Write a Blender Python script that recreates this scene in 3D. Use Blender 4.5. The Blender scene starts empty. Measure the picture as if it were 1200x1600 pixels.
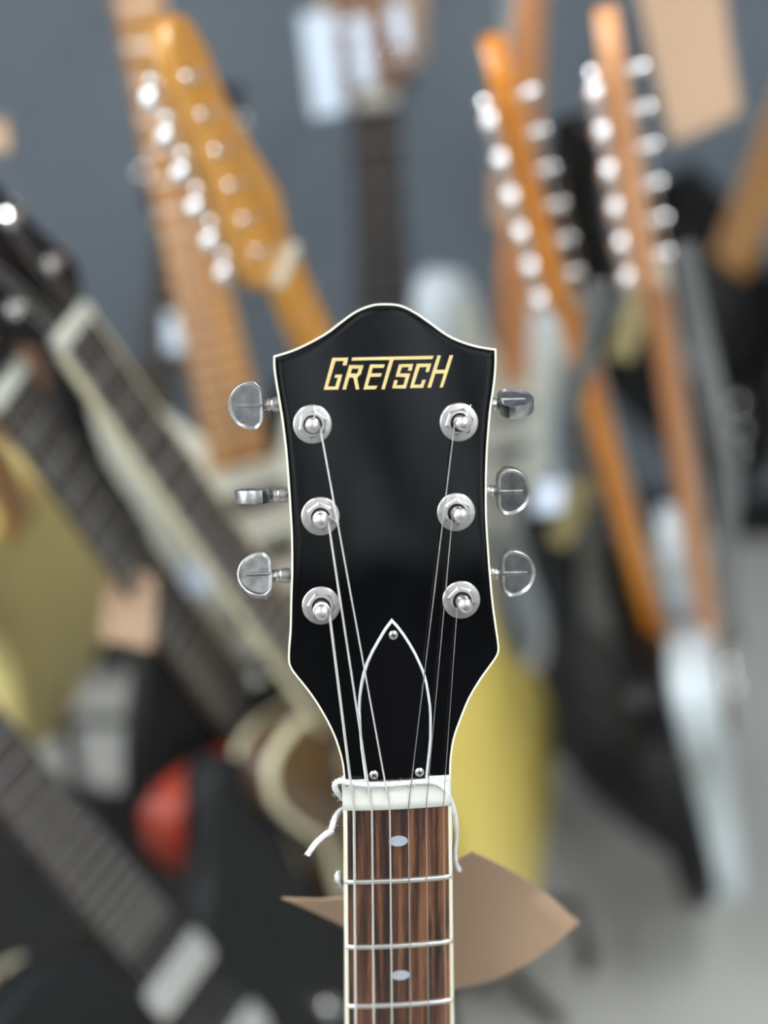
import bpy, math, random
from mathutils import Matrix, Vector, Quaternion
random.seed(7)
R = math.radians
C = bpy.context.scene.collection
sc = bpy.context.scene

# ------------------------------------------------------------------ camera
F = 2250.0                      # focal length in pixels of the 1200 x 1600 frame
CAM_H = 1.30
cam_d = bpy.data.cameras.new('camera'); cam = bpy.data.objects.new('camera', cam_d); C.objects.link(cam)
cam_d.sensor_fit = 'HORIZONTAL'; cam_d.sensor_width = 27.0; cam_d.lens = 27.0 * F / 1200.0
cam.location = (0, 0, CAM_H); cam.rotation_euler = (R(62), 0, 0)
cam_d.clip_start = 0.05; cam_d.clip_end = 50
cam_d.dof.use_dof = True; cam_d.dof.focus_distance = 0.578
cam_d.dof.aperture_fstop = 2.45
sc.camera = cam
CAM = Matrix.Translation((0, 0, CAM_H)) @ Matrix.Rotation(R(62), 4, 'X')

# ------------------------------------------------------------------ world, exposure
w = bpy.data.worlds.new('world'); sc.world = w; w.use_nodes = True
w.node_tree.nodes['Background'].inputs[0].default_value = (0.75, 0.85, 1.0, 1)
w.node_tree.nodes['Background'].inputs[1].default_value = 0.25
sc.view_settings.view_transform = 'Standard'; sc.view_settings.look = 'None'
sc.view_settings.gamma = 1.0; sc.view_settings.use_curve_mapping = False
sc.view_settings.exposure = 0.12
sc.cycles.max_bounces = 8; sc.cycles.diffuse_bounces = 4; sc.cycles.glossy_bounces = 4
sc.cycles.sample_clamp_indirect = 0.0
DAY = 3.2                       # radiance of the added window's daylight
LAMP = 40.0                     # radiance of the ceiling tubes

# ------------------------------------------------------------------ helpers
def tag(o, label=None, cat=None, group=None, kind=None):
    if label: o['label'] = label
    if cat: o['category'] = cat
    if group: o['group'] = group
    if kind: o['kind'] = kind
    return o

def empty(name, mat4=None):
    o = bpy.data.objects.new(name, None); C.objects.link(o)
    o.empty_display_size = 0.02
    if mat4 is not None: o.matrix_world = mat4
    return o

def catmull(pts, n=5, closed=True):
    out = []; N = len(pts)
    rng = range(N) if closed else range(N - 1)
    for i in rng:
        g = (lambda k: Vector(pts[k % N])) if closed else (lambda k: Vector(pts[max(0, min(N - 1, k))]))
        p0, p1, p2, p3 = g(i - 1), g(i), g(i + 1), g(i + 2)
        for j in range(n):
            t = j / n
            out.append(0.5 * ((2 * p1) + (p2 - p0) * t + (2 * p0 - 5 * p1 + 4 * p2 - p3) * t * t + (3 * p1 - p0 - 3 * p2 + p3) * t ** 3))
    if not closed: out.append(Vector(pts[-1]))
    return [tuple(v) for v in out]

def offset(poly, d):
    """move a closed outline inwards by d"""
    N = len(poly)
    area = sum(poly[i][0] * poly[(i + 1) % N][1] - poly[(i + 1) % N][0] * poly[i][1] for i in range(N))
    s = 1 if area > 0 else -1
    out = []
    for i in range(N):
        a = Vector(poly[i - 1][:2]); b = Vector(poly[i][:2]); c = Vector(poly[(i + 1) % N][:2])
        e1 = (b - a); e2 = (c - b)
        if e1.length < 1e-9: e1 = e2
        if e2.length < 1e-9: e2 = e1
        n1 = Vector((-e1.y, e1.x)).normalized() * s; n2 = Vector((-e2.y, e2.x)).normalized() * s
        n = n1 + n2
        if n.length < 1e-6: n = n1
        n.normalize()
        k = 1 / max(0.5, n.dot(n1))
        out.append((b.x + n.x * d * k, b.y + n.y * d * k))
    return out

class MB:
    def __init__(s, scale=0.001): s.v = []; s.f = []; s.sc = scale
    def add(s, vs, fs, M=None):
        o = len(s.v)
        for p in vs:
            p = Vector(p)
            if M is not None: p = M @ p
            s.v.append(p)
        s.f += [[i + o for i in f] for f in fs]
        return s
    def rings(s, rings, cap0=True, cap1=True, M=None, closed=True):
        n = len(rings[0]); vs = [p for r in rings for p in r]; fs = []
        for k in range(len(rings) - 1):
            for i in range(n if closed else n - 1):
                j = (i + 1) % n
                fs.append([k * n + i, k * n + j, (k + 1) * n + j, (k + 1) * n + i])
        if cap0: fs.append(list(range(n))[::-1])
        if cap1: fs.append([(len(rings) - 1) * n + i for i in range(n)])
        return s.add(vs, fs, M)
    def prism(s, poly, z0, z1, bev=0, seg=3, M=None, bev0=None):
        if bev0 is None: bev0 = bev
        area = sum(poly[i][0] * poly[(i + 1) % len(poly)][1] - poly[(i + 1) % len(poly)][0] * poly[i][1] for i in range(len(poly)))
        if area < 0: poly = poly[::-1]
        rr = []
        if bev0 > 0:
            for k in range(seg):
                a = k / seg * math.pi / 2
                rr.append([(x, y, z0 + bev0 * (1 - math.sin(a))) for x, y in offset(poly, bev0 * (1 - math.cos(a)))])
            rr = [[(x, y, z0 + bev0 * (1 - math.cos(k / seg * math.pi / 2))) for x, y in offset(poly, bev0 * (1 - math.sin(k / seg * math.pi / 2)))] for k in range(seg)]
            rr.append([(x, y, z0 + bev0) for x, y in poly])
        else:
            rr.append([(x, y, z0) for x, y in poly])
        if bev > 0:
            rr.append([(x, y, z1 - bev) for x, y in poly])
            for k in range(1, seg + 1):
                a = k / seg * math.pi / 2
                rr.append([(x, y, z1 - bev + bev * math.sin(a)) for x, y in offset(poly, bev * (1 - math.cos(a)))])
        else:
            rr.append([(x, y, z1) for x, y in poly])
        return s.rings(rr, M=M)
    def ring(s, outer, inner, z0, z1, M=None):
        """closed band between two outlines of equal vertex count"""
        n = len(outer)
        vs = [(x, y, z0) for x, y in outer] + [(x, y, z1) for x, y in outer] + [(x, y, z1) for x, y in inner] + [(x, y, z0) for x, y in inner]
        fs = []
        for k in range(4):
            for i in range(n):
                j = (i + 1) % n; a, b = k * n, ((k + 1) % 4) * n
                fs.append([a + i, a + j, b + j, b + i])
        return s.add(vs, fs, M)
    def tube(s, pts, r, seg=8, cap=True, M=None, flat=1.0):
        pts = [Vector(p) for p in pts]; N = len(pts); rr = r if isinstance(r, (list, tuple)) else [r] * N
        t0 = (pts[1] - pts[0]).normalized()
        u = t0.orthogonal().normalized(); rings = []
        for i in range(N):
            t = (pts[min(i + 1, N - 1)] - pts[max(i - 1, 0)])
            t = t.normalized() if t.length > 1e-9 else t0
            u = (u - t * u.dot(t)); u = u.normalized() if u.length > 1e-6 else t.orthogonal().normalized()
            v = t.cross(u)
            rings.append([pts[i] + (u * math.cos(a) + v * math.sin(a) * flat) * rr[i] for a in [2 * math.pi * k / seg for k in range(seg)]])
        return s.rings(rings, cap, cap, M)
    def lathe(s, prof, M=None, seg=24):
        """profile of (radius, height) around local z"""
        rings = [[(max(r, 1e-4) * math.cos(2 * math.pi * k / seg), max(r, 1e-4) * math.sin(2 * math.pi * k / seg), h) for k in range(seg)] for r, h in prof]
        return s.rings(rings, M=M)
    def box(s, x0, x1, y0, y1, z0, z1, M=None, bev=0):
        if bev:
            return s.prism([(x0 + bev, y0), (x1 - bev, y0), (x1, y0 + bev), (x1, y1 - bev), (x1 - bev, y1), (x0 + bev, y1), (x0, y1 - bev), (x0, y0 + bev)], z0, z1, bev * .6, 2, M)
        return s.prism([(x0, y0), (x1, y0), (x1, y1), (x0, y1)], z0, z1, 0, 1, M)
    def build(s, name, mat, parent=None, angle=35, smooth=True):
        me = bpy.data.meshes.new(name)
        me.from_pydata([tuple(p * s.sc) for p in s.v], [], s.f); me.materials.append(mat)
        me.validate(); 
        if smooth:
            me.polygons.foreach_set('use_smooth', [True] * len(me.polygons))
            me.set_sharp_from_angle(angle=R(angle))
        me.update()
        o = bpy.data.objects.new(name, me); C.objects.link(o)
        if parent: o.parent = parent
        return o

def part_copy(src, parent, M=None, name=None):
    c = src.copy(); c.name = name or src.name.split('.')[0]; C.objects.link(c); c.parent = parent
    if M is not None: c.matrix_local = M
    return c

def copy_tree(o, parent, M=None):
    c = part_copy(o, parent, M)
    for ch in list(o.children):
        copy_tree(ch, c)
    return c

# ------------------------------------------------------------------ materials
def nm(name):
    m = bpy.data.materials.new(name); m.use_nodes = True
    nt = m.node_tree; return m, nt, nt.nodes['Principled BSDF']
def paint(name, col, rough=0.4, coat=0.0, metal=0.0, spec=0.5, sss=0.0, bump=0.0, bscale=300, var=0.0):
    m, nt, b = nm(name)
    b.inputs['Base Color'].default_value = (*col, 1); b.inputs['Roughness'].default_value = rough
    b.inputs['Metallic'].default_value = metal; b.inputs['Coat Weight'].default_value = coat
    b.inputs['Coat Roughness'].default_value = 0.04; b.inputs['Specular IOR Level'].default_value = spec
    if bump or var:
        tc = nt.nodes.new('ShaderNodeTexCoord'); n = nt.nodes.new('ShaderNodeTexNoise')
        n.inputs['Scale'].default_value = bscale; n.inputs['Detail'].default_value = 4
        nt.links.new(tc.outputs['Object'], n.inputs['Vector'])
        if bump:
            bp = nt.nodes.new('ShaderNodeBump'); bp.inputs['Strength'].default_value = bump; bp.inputs['Distance'].default_value = 0.0006
            nt.links.new(n.outputs['Fac'], bp.inputs['Height']); nt.links.new(bp.outputs['Normal'], b.inputs['Normal'])
        if var:
            mr = nt.nodes.new('ShaderNodeMapRange'); mr.inputs[1].default_value = 0.3; mr.inputs[2].default_value = 0.7
            mr.inputs[3].default_value = max(0.02, rough - var); mr.inputs[4].default_value = rough + var
            nt.links.new(n.outputs['Fac'], mr.inputs[0]); nt.links.new(mr.outputs[0], b.inputs['Roughness'])
            mx = nt.nodes.new('ShaderNodeMix'); mx.data_type = 'RGBA'
            mx.inputs[6].default_value = (*[c * (1 - var) for c in col], 1); mx.inputs[7].default_value = (*[min(1, c * (1 + var * .6)) for c in col], 1)
            nt.links.new(mr.outputs[0], mx.inputs[0])
            nt.links.new(n.outputs['Fac'], mx.inputs[0]); nt.links.new(mx.outputs[2], b.inputs['Base Color'])
    return m
def wood(name, c0, c1, c2, sx=260, sy=9, rough=0.35, coat=0.0, lo=0.32, hi=0.68, skew=0.0):
    m, nt, b = nm(name)
    tc = nt.nodes.new('ShaderNodeTexCoord'); mp = nt.nodes.new('ShaderNodeMapping')
    mp.inputs['Scale'].default_value = (sx, sy, sx * .5); mp.inputs['Rotation'].default_value = (0, 0, skew)
    n = nt.nodes.new('ShaderNodeTexNoise'); n.inputs['Scale'].default_value = 1.0; n.inputs['Detail'].default_value = 6; n.inputs['Distortion'].default_value = 0.4
    mp2 = nt.nodes.new('ShaderNodeMapping'); mp2.inputs['Scale'].default_value = (sx * 7, sy * 8, sx * 3); mp2.inputs['Rotation'].default_value = (0, 0, skew)
    n2 = nt.nodes.new('ShaderNodeTexNoise'); n2.inputs['Scale'].default_value = 1.0; n2.inputs['Detail'].default_value = 3
    r = nt.nodes.new('ShaderNodeValToRGB'); e = r.color_ramp.elements
    e[0].position = lo; e[0].color = (*c0, 1); e[1].position = hi; e[1].color = (*c2, 1)
    k = e.new((lo + hi) / 2); k.color = (*c1, 1)
    ad = nt.nodes.new('ShaderNodeMath'); ad.operation = 'MULTIPLY_ADD'; ad.inputs[1].default_value = 0.28
    sb = nt.nodes.new('ShaderNodeMath'); sb.operation = 'SUBTRACT'; sb.inputs[1].default_value = 0.14
    L = nt.links.new
    L(tc.outputs['Object'], mp.inputs[0]); L(mp.outputs[0], n.inputs['Vector'])
    L(tc.outputs['Object'], mp2.inputs[0]); L(mp2.outputs[0], n2.inputs['Vector'])
    L(n2.outputs['Fac'], ad.inputs[0]); L(n.outputs['Fac'], ad.inputs[2]); L(ad.outputs[0], sb.inputs[0]); L(sb.outputs[0], r.inputs[0])
    L(r.outputs['Color'], b.inputs['Base Color'])
    b.inputs['Roughness'].default_value = rough; b.inputs['Coat Weight'].default_value = coat; b.inputs['Coat Roughness'].default_value = 0.05
    return m
def plaster(name, c0, c1, rough, scale):
    m, nt, b = nm(name)
    tc = nt.nodes.new('ShaderNodeTexCoord'); n = nt.nodes.new('ShaderNodeTexNoise')
    n.inputs['Scale'].default_value = scale; n.inputs['Detail'].default_value = 5
    mx = nt.nodes.new('ShaderNodeMix'); mx.data_type = 'RGBA'; mx.inputs[6].default_value = (*c0, 1); mx.inputs[7].default_value = (*c1, 1)
    nt.links.new(tc.outputs['Object'], n.inputs['Vector']); nt.links.new(n.outputs['Fac'], mx.inputs[0])
    nt.links.new(mx.outputs[2], b.inputs['Base Color']); b.inputs['Roughness'].default_value = rough
    return m
M = dict(
    wall=plaster('blue_grey_wall', (0.092, 0.116, 0.140), (0.175, 0.205, 0.235), 0.85, 2.2),
    side_wall=plaster('pale_wall', (0.55, 0.56, 0.56), (0.62, 0.62, 0.61), 0.9, 2),
    floor=plaster('grey_floor', (0.42, 0.42, 0.39), (0.50, 0.50, 0.465), 0.6, 3),
    ceiling=plaster('white_ceiling', (0.7, 0.7, 0.7), (0.75, 0.75, 0.75), 0.9, 3),
    gloss_black=paint('gloss_black_lacquer', (0.0035, 0.0038, 0.0045), 0.045, 0.0, spec=0.5),
    black_plate=paint('black_plastic', (0.004, 0.004, 0.005), 0.12),
    cream=paint('cream_binding', (0.86, 0.80, 0.56), 0.35),
    cream_edge=paint('aged_white_binding', (0.97, 0.94, 0.74), 0.35),
    white_pl=paint('white_plastic', (0.85, 0.88, 0.9), 0.35),
    bone=paint('bone', (0.60, 0.61, 0.56), 0.4, bump=0.25, bscale=220),
    nickel=paint('satin_nickel', (0.68, 0.665, 0.65), 0.36, metal=1.0, bump=0.04, bscale=900, var=0.06),
    nickel_dull=paint('worn_nickel', (0.62, 0.63, 0.64), 0.31, metal=1.0),
    chrome=paint('chrome', (0.88, 0.88, 0.88), 0.06, metal=1.0),
    steel=paint('string_steel', (0.95, 0.93, 0.90), 0.42, metal=0.9),
    plain_steel=paint('plain_string_steel', (0.60, 0.58, 0.56), 0.18, metal=1.0),
    fretm=paint('fret_metal', (0.74, 0.75, 0.72), 0.32, metal=1.0),
    hole=paint('dark_gap', (0.01, 0.01, 0.01), 0.6),
    gold=paint('gold_lettering', (0.80, 0.62, 0.27), 0.45, metal=0.25, var=0.12, bscale=300),
    rosewood=wood('rosewood', (0.018, 0.009, 0.008), (0.085, 0.034, 0.020), (0.25, 0.105, 0.045), 290, 11, 0.45, 0, .38, .64, 0.06),
    pearl=paint('pearl_inlay', (0.50, 0.56, 0.64), 0.2, var=.1, bscale=200),
    yarn=paint('white_cotton', (0.93, 0.93, 0.96), 0.9, bump=0.9, bscale=2500),
    kraft=paint('kraft_paper', (0.47, 0.32, 0.21), 0.85, bump=0.2, bscale=900, var=.05),
    paper=paint('white_card', (0.62, 0.72, 0.84), 0.7),
    maple=wood('amber_maple', (0.50, 0.22, 0.035), (0.62, 0.29, 0.05), (0.72, 0.36, 0.08), 60, 6, 0.28, 0.5),
    maple_old=wood('aged_amber_maple', (0.34, 0.14, 0.012), (0.46, 0.20, 0.02), (0.56, 0.27, 0.03), 60, 6, 0.3, 0.4),
    maple_dark=wood('orange_maple', (0.60, 0.20, 0.02), (0.72, 0.26, 0.025), (0.80, 0.32, 0.04), 60, 6, 0.28, 0.5),
    maple_pink=wood('natural_maple', (0.72, 0.33, 0.14), (0.80, 0.40, 0.19), (0.86, 0.47, 0.24), 60, 6, 0.35, 0.3),
    ebony=wood('dark_fretboard', (0.022, 0.017, 0.016), (0.040, 0.031, 0.030), (0.06, 0.049, 0.045), 150, 8, 0.5),
    brown_wood=wood('brown_mahogany', (0.16, 0.08, 0.045), (0.24, 0.125, 0.07), (0.32, 0.17, 0.10), 60, 6, 0.4, 0.3),
    yellow=paint('yellow_lacquer', (0.95, 0.77, 0.20), 0.4, 0.1),
    olive=paint('faded_yellow_lacquer', (0.90, 0.78, 0.32), 0.4, 0.1),
    black=paint('black_lacquer', (0.005, 0.005, 0.006), 0.33, 0.0, spec=0.28),
    satin_black=paint('satin_black', (0.010, 0.011, 0.012), 0.5, spec=0.3),
    red=paint('cherry_lacquer', (0.30, 0.026, 0.006), 0.35, 0.1),
    wine=paint('wine_red_lacquer', (0.16, 0.008, 0.012), 0.2, 0.6),
    white_body=paint('pale_blue_white_lacquer', (0.62, 0.70, 0.74), 0.3, 0.4),
    walnut=paint('walnut_lacquer', (0.11, 0.065, 0.035), 0.3, 0.5),
    mint=paint('aged_white_pickguard', (0.74, 0.76, 0.66), 0.4),
    blackpg=paint('black_pickguard', (0.012, 0.012, 0.014), 0.25),
    rubber=paint('black_rubber', (0.02, 0.02, 0.02), 0.7),
    tube_black=paint('black_steel', (0.015, 0.015, 0.017), 0.4),
    khaki=paint('khaki_webbing', (0.36, 0.31, 0.15), 0.8),
    webbing=paint('grey_webbing', (0.20, 0.21, 0.21), 0.8, bump=.5, bscale=1500),
    cloth=paint('grey_reflection_cloth', (0.74, 0.77, 0.80), 0.9),
    dark_cloth=paint('dark_cloth', (0.03, 0.03, 0.033), 0.9),
)
def mottle(m, c0, c1, scale):
    nt = m.node_tree; b = nt.nodes['Principled BSDF']
    tc = nt.nodes.new('ShaderNodeTexCoord'); n = nt.nodes.new('ShaderNodeTexNoise'); n.inputs['Scale'].default_value = scale; n.inputs['Detail'].default_value = 5
    r = nt.nodes.new('ShaderNodeValToRGB'); e = r.color_ramp.elements
    e[0].position = .35; e[0].color = (*c0, 1); e[1].position = .65; e[1].color = (*c1, 1)
    nt.links.new(tc.outputs['Object'], n.inputs['Vector']); nt.links.new(n.outputs['Fac'], r.inputs[0]); nt.links.new(r.outputs['Color'], b.inputs['Base Color'])
mottle(M['nickel_dull'], (0.36, 0.37, 0.38), (0.60, 0.61, 0.61), 260)
def emis(name, col, s):
    m, nt, b = nm(name)
    b.inputs['Base Color'].default_value = (0.8, 0.8, 0.8, 1); b.inputs['Emission Color'].default_value = (*col, 1); b.inputs['Emission Strength'].default_value = s
    return m
M['pane_glow'] = emis('added_glow_pane', (0.92, 0.96, 1.0), DAY)
M['lamp'] = emis('lamp_diffuser', (0.95, 0.98, 1.0), LAMP)

# ------------------------------------------------------------------ room
def struct(name, mb, mat, parent=None):
    o = mb.build(name, mat, parent, smooth=False)
    if parent is None: o['kind'] = 'structure'
    return o
X0, X1, Y0, Y1, ZC = -2.6, 2.8, -2.4, 2.35, 2.75
def slab(x0, x1, y0, y1, z0, z1): return MB(1).box(x0, x1, y0, y1, z0, z1)
struct('floor', slab(X0 - .1, X1 + .1, Y0 - .1, Y1 + .1, -.1, 0), M['floor'])
struct('ceiling', slab(X0 - .1, X1 + .1, Y0 - .1, Y1 + .1, ZC, ZC + .1), M['ceiling'])
struct('wall_back', slab(X0 - .1, X1 + .1, Y1, Y1 + .1, 0, ZC), M['wall'])
struct('wall_front', slab(X0 - .1, X1 + .1, Y0 - .1, Y0, 0, ZC), M['side_wall'])
struct('wall_left', slab(X0 - .1, X0, Y0, Y1, 0, ZC), M['side_wall'])
struct('wall_right', slab(X1, X1 + .1, Y0, Y1, 0, ZC), M['side_wall'])
struct('baseboard_back', slab(X0, X1, Y1 - .015, Y1, 0, .09), M['satin_black'])
# unseen window added for light from the left, daylight behind its panes
win = empty('added_window', Matrix.Translation((X0, .35, 1.55))); win['kind'] = 'structure'
for (a, b, c, d) in ((-.9, .9, .66, .72), (-.9, .9, -.72, -.66), (-.9, -.84, -.66, .66), (.84, .9, -.66, .66), (-.03, .03, -.66, .66)):
    MB(1).box(0, .06, a, b, c, d).build('added_window_frame', M['white_pl'], win, smooth=False)
for a, b in ((-.84, -.03), (.03, .84)):
    MB(1).box(.01, .02, a, b, -.66, .66).build('pane', M['pane_glow'], win, smooth=False)
for (lx, ly, lab) in ((-1.15, .40, 'white ceiling tube light over the left guitars'), (1.05, .40, 'white ceiling tube light over the right guitars'),
                 (-1.15, -1.35, 'white ceiling tube light behind the viewer, left'), (1.05, -1.35, 'white ceiling tube light behind the viewer, right')):
    r = empty('ceiling_light', Matrix.Translation((lx, ly, ZC)))
    tag(r, lab, 'light', 'ceiling tube lights')
    MB(1).box(-.12, .12, -.65, .65, -.05, 0).build('light_housing', M['white_pl'], r)
    MB(1).box(-.085, .085, -.6, .6, -.075, -.05, bev=.01).build('diffuser', M['lamp'], r)

# cloths added behind the viewer, standing in for clothes mirrored in the black lacquer
def folded_cloth(name, x0, x1, y, z0, z1, mat, label, amp, k):
    n, m_ = 90, 8; mb = MB(1); vs = []
    for side in (0, .004):
        for j in range(m_ + 1):
            for i in range(n + 1):
                x = x0 + (x1 - x0) * i / n; z = z0 + (z1 - z0) * j / m_
                vs.append((x, y + side + amp * math.sin(k * (x + .12 * math.sin(z * 4))) + amp * .5 * math.sin(k * 2.3 * x + 1 + z), z))
    fs = []; N = (n + 1) * (m_ + 1)
    for j in range(m_):
        for i in range(n):
            q = [j * (n + 1) + i, j * (n + 1) + i + 1, (j + 1) * (n + 1) + i + 1, (j + 1) * (n + 1) + i]
            fs.append(q); fs.append([N + t for t in q][::-1])
    mb.add(vs, fs); return tag(mb.build(name, mat), label, 'cloth')
folded_cloth('dark_reflection_cloth', -.30, .95, -1.75, 0.0, 2.35, M['dark_cloth'], 'black curtain added behind the viewer to darken the lacquer, reaching the floor', .02, 30)
folded_cloth('grey_reflection_cloth', -.12, .72, -1.62, 1.52, 2.2, M['cloth'], 'short grey curtain behind the viewer, added for the folds it shows in the black lacquer', .10, 30)

def at(px, py, Z):
    """world point seen at a pixel at a given depth"""
    return CAM @ Vector(((px - 600) / F * Z, (800 - py) / F * Z, -Z))

# ------------------------------------------------------------------ the guitar in front
GR = ((0.9974722, -0.0113253, 0.0701493), (0.0371439, 0.9247043, -0.3788698), (-0.0605765, 0.3805177, 0.9227875))
GT = Vector((5.6308, -119.2678, -580.2309)) * 0.001
GCAM = Matrix.Translation(GT) @ Matrix([list(r) + [0] for r in GR] + [[0, 0, 0, 1]])
GW = CAM @ GCAM
gtr = empty('electric_guitar', GW)
tag(gtr, 'guitar in sharp focus with a glossy black headstock, cream binding and gold lettering', 'guitar')
HM = Matrix.Translation((0, 4, -4)) @ Matrix.Rotation(R(-16), 4, 'X')      # headstock face plane, mm

def gp(px, py, z):
    """guitar-local point (mm) on the plane z seen at a pixel"""
    d = Vector(((px - 600) / F, (800 - py) / F, -1))
    inv = GCAM.inverted(); o = inv @ Vector((0, 0, 0)); dd = (inv.to_3x3() @ d)
    t = (z * .001 - o.z) / dd.z
    return (o + dd * t) * 1000

OUT = [(0.6,196.6),(6.9,195.9),(13.0,192.9),(19.2,188.4),(25.3,183.8),(31.6,180.8),(37.8,178.9),(44.3,177.7),(44.3,173.9),(44.0,168.9),(43.2,162.7),(41.8,154.7),(40.9,147.1),(40.1,138.8),(39.4,127.0),(39.1,112.1),(39.5,100.1),(40.1,88.1),(41.0,75.9),(42.0,67.0),(42.8,60.4),(42.8,56.8),(41.3,53.6),(35.6,46.1),(30.5,38.0),(26.6,29.1),(23.8,21.3),(22.4,12.6),(22.0,4.5),(-21.3,4.5),(-21.7,12.4),(-22.9,18.8),(-25.1,26.0),(-28.2,33.0),(-31.8,39.7),(-35.5,45.4),(-39.8,51.3),(-41.4,54.2),(-41.9,56.9),(-41.6,62.0),(-40.8,69.0),(-40.0,82.5),(-39.3,92.1),(-38.9,104.8),(-38.9,111.2),(-39.2,123.9),(-39.6,135.3),(-39.9,141.6),(-40.4,147.9),(-41.0,154.1),(-41.8,160.4),(-42.6,166.6),(-43.2,172.9),(-43.1,177.6),(-34.2,180.2),(-23.4,185.3),(-17.0,189.7),(-10.7,193.9),(-4.4,196.2)]
def dens(poly, corners, n=3):
    """smooth an outline but keep the listed corners"""
    out = []; N = len(poly)
    for i in range(N):
        p0, p1, p2, p3 = [Vector(poly[(i + k) % N]) for k in (-1, 0, 1, 2)]
        if i in corners: p0 = p1
        if (i + 1) % N in corners: p3 = p2
        for j in range(n):
            t = j / n
            v = 0.5 * ((2 * p1) + (p2 - p0) * t + (2 * p0 - 5 * p1 + 4 * p2 - p3) * t * t + (3 * p1 - p0 - 3 * p2 + p3) * t ** 3)
            out.append((v.x, v.y))
    return out
OUTS = dens(OUT, {7, 28, 29, 53}, 3)
inner = offset(OUTS, 0.75)
def clean_offset(poly, d):
    q = offset(poly, d); good = []
    for p in q:
        dm = 1e9
        for i in range(len(poly)):
            a = Vector(poly[i]); b = Vector(poly[(i + 1) % len(poly)]); e = b - a
            t = 0 if e.length_squared < 1e-12 else max(0, min(1, (Vector(p) - a).dot(e) / e.length_squared))
            dm = min(dm, (Vector(p) - a - e * t).length)
        good.append(dm > d - .06)
    out = list(q); N = len(q)
    for i in range(N):
        if not good[i]:
            k = 1
            while not (good[(i + k) % N] or good[(i - k) % N]): k += 1
            out[i] = q[(i + k) % N] if good[(i + k) % N] else q[(i - k) % N]
    return out
hs = MB()
hs.prism(OUTS, -15, -5.5, 0, M=HM, bev0=1.2)
top2 = clean_offset(OUTS, 3.6)
hs.rings([[(x, y, -5.5) for x, y in inner], [(x, y, -0.12) for x, y in inner], [(x, y, -0.07) for x, y in clean_offset(OUTS, 1.4)], [(x, y, -0.01) for x, y in clean_offset(OUTS, 2.8)], [(x, y, 0) for x, y in top2]], cap1=False, M=HM)
capl = []
for p in top2:
    if not capl or (Vector(p) - Vector(capl[-1])).length > .05: capl.append(p)
hs.add([(x, y, 0) for x, y in capl], [list(range(len(capl)))], HM)
# volute where the headstock joins the neck
hs.prism([(-21, 3), (21, 3), (21, 9), (-21, 9)], -16, -4.2)
headstock = hs.build('headstock', M['gloss_black'], gtr, angle=4)
MB().ring(OUTS, inner, -5.6, -0.15, M=HM).build('headstock_binding', M['cream_edge'], gtr, angle=40)

# gold lettering, inlaid flush as thin gold pieces
LOGO = [[[-20.2,176.1],[-14.0,176.0],[-14.7,173.0],[-16.3,173.1],[-15.8,174.8],[-19.0,174.8],[-22.3,165.0],[-19.4,164.9],[-18.3,168.3],[-19.7,168.4],[-19.2,169.5],[-16.5,169.5],[-18.3,163.7],[-24.0,163.8]],
 [[-13.7,173.1],[-12.2,173.1],[-15.3,163.6],[-16.7,163.7]],[[-13.7,173.1],[-8.1,172.9],[-8.5,171.6],[-14.2,171.7]],[[-9.5,172.9],[-8.1,172.9],[-9.2,169.5],[-10.5,168.3],[-10.8,169.5]],[[-13.8,169.8],[-9.6,169.7],[-10.6,168.1],[-14.3,168.3]],[[-12.3,168.4],[-10.8,168.5],[-10.1,163.5],[-11.4,163.5]],
 [[-5.5,173.1],[0.2,172.9],[-0.3,171.6],[-4.5,171.7],[-5.2,169.6],[-1.0,169.5],[-1.5,168.2],[-5.6,168.2],[-6.7,164.8],[-2.9,164.7],[-3.5,163.4],[-8.5,163.4]],
 [[-12.4,176.0],[19.5,175.7],[18.9,174.4],[-12.8,174.8]],[[2.4,175.3],[3.9,175.2],[-0.1,163.2],[-1.4,163.3]],
 [[5.8,172.8],[11.4,172.8],[10.7,170.2],[9.2,170.2],[9.7,171.6],[6.9,171.6],[6.0,169.2],[10.1,169.1],[8.2,163.3],[2.8,163.5],[3.8,166.7],[5.1,166.6],[4.5,164.6],[7.3,164.7],[8.2,167.7],[4.3,168.0]],
 [[12.8,172.8],[18.5,172.7],[17.4,169.4],[16.1,169.5],[16.7,171.4],[13.9,171.4],[11.5,164.7],[14.1,164.6],[14.8,166.5],[16.2,166.4],[15.0,163.3],[9.8,163.4]],
 [[21.0,175.8],[22.4,175.7],[18.1,163.3],[16.7,163.3]],[[25.8,175.7],[27.2,175.7],[22.8,163.2],[21.5,163.2]],[[20.2,170.2],[24.3,170.1],[23.9,168.7],[19.8,168.7]]]
for grp in ([0], [1, 2, 3, 4, 5], [6], [7, 8], [9], [10], [11, 12, 13]):
    mb = MB()
    for n_, k in enumerate(grp): mb.prism([tuple(p) for p in LOGO[k]], -0.02, 0.05 + n_ * .002, 0, M=HM)
    mb.build('gold_letter', M['gold'], gtr, smooth=False)

# truss rod cover
COV = [(-0.1,72.2),(-3.3,68.2),(-6.0,63.9),(-8.6,59.6),(-10.8,55.2),(-12.5,50.6),(-13.6,45.9),(-14.4,41),(-14.7,35.8),(-14.7,30),(-14.5,24.7),(-14.2,19.5),(-13.7,14.4),(-12.8,5.2),(12.3,5.2),(13.3,13.1),(14.0,18),(14.5,22.5),(14.8,31.3),(14.7,36),(14.1,41.2),(13.5,45.5),(12.5,49.8),(11,53.8),(9.3,57.8),(7.2,61.8),(4.9,65.7),(2.5,69.2)]
cv = MB().prism(COV, 0, 0.9, 0, M=HM).build('truss_rod_cover', M['white_pl'], gtr, smooth=False)
cv['label'] = 'white edge layer of the bullet-shaped black cover'
MB().prism(offset(COV, 1.05), 0.9, 1.7, 0.25, 1, M=HM, bev0=0).build('cover_plate', M['black_plate'], cv, angle=20)
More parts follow.
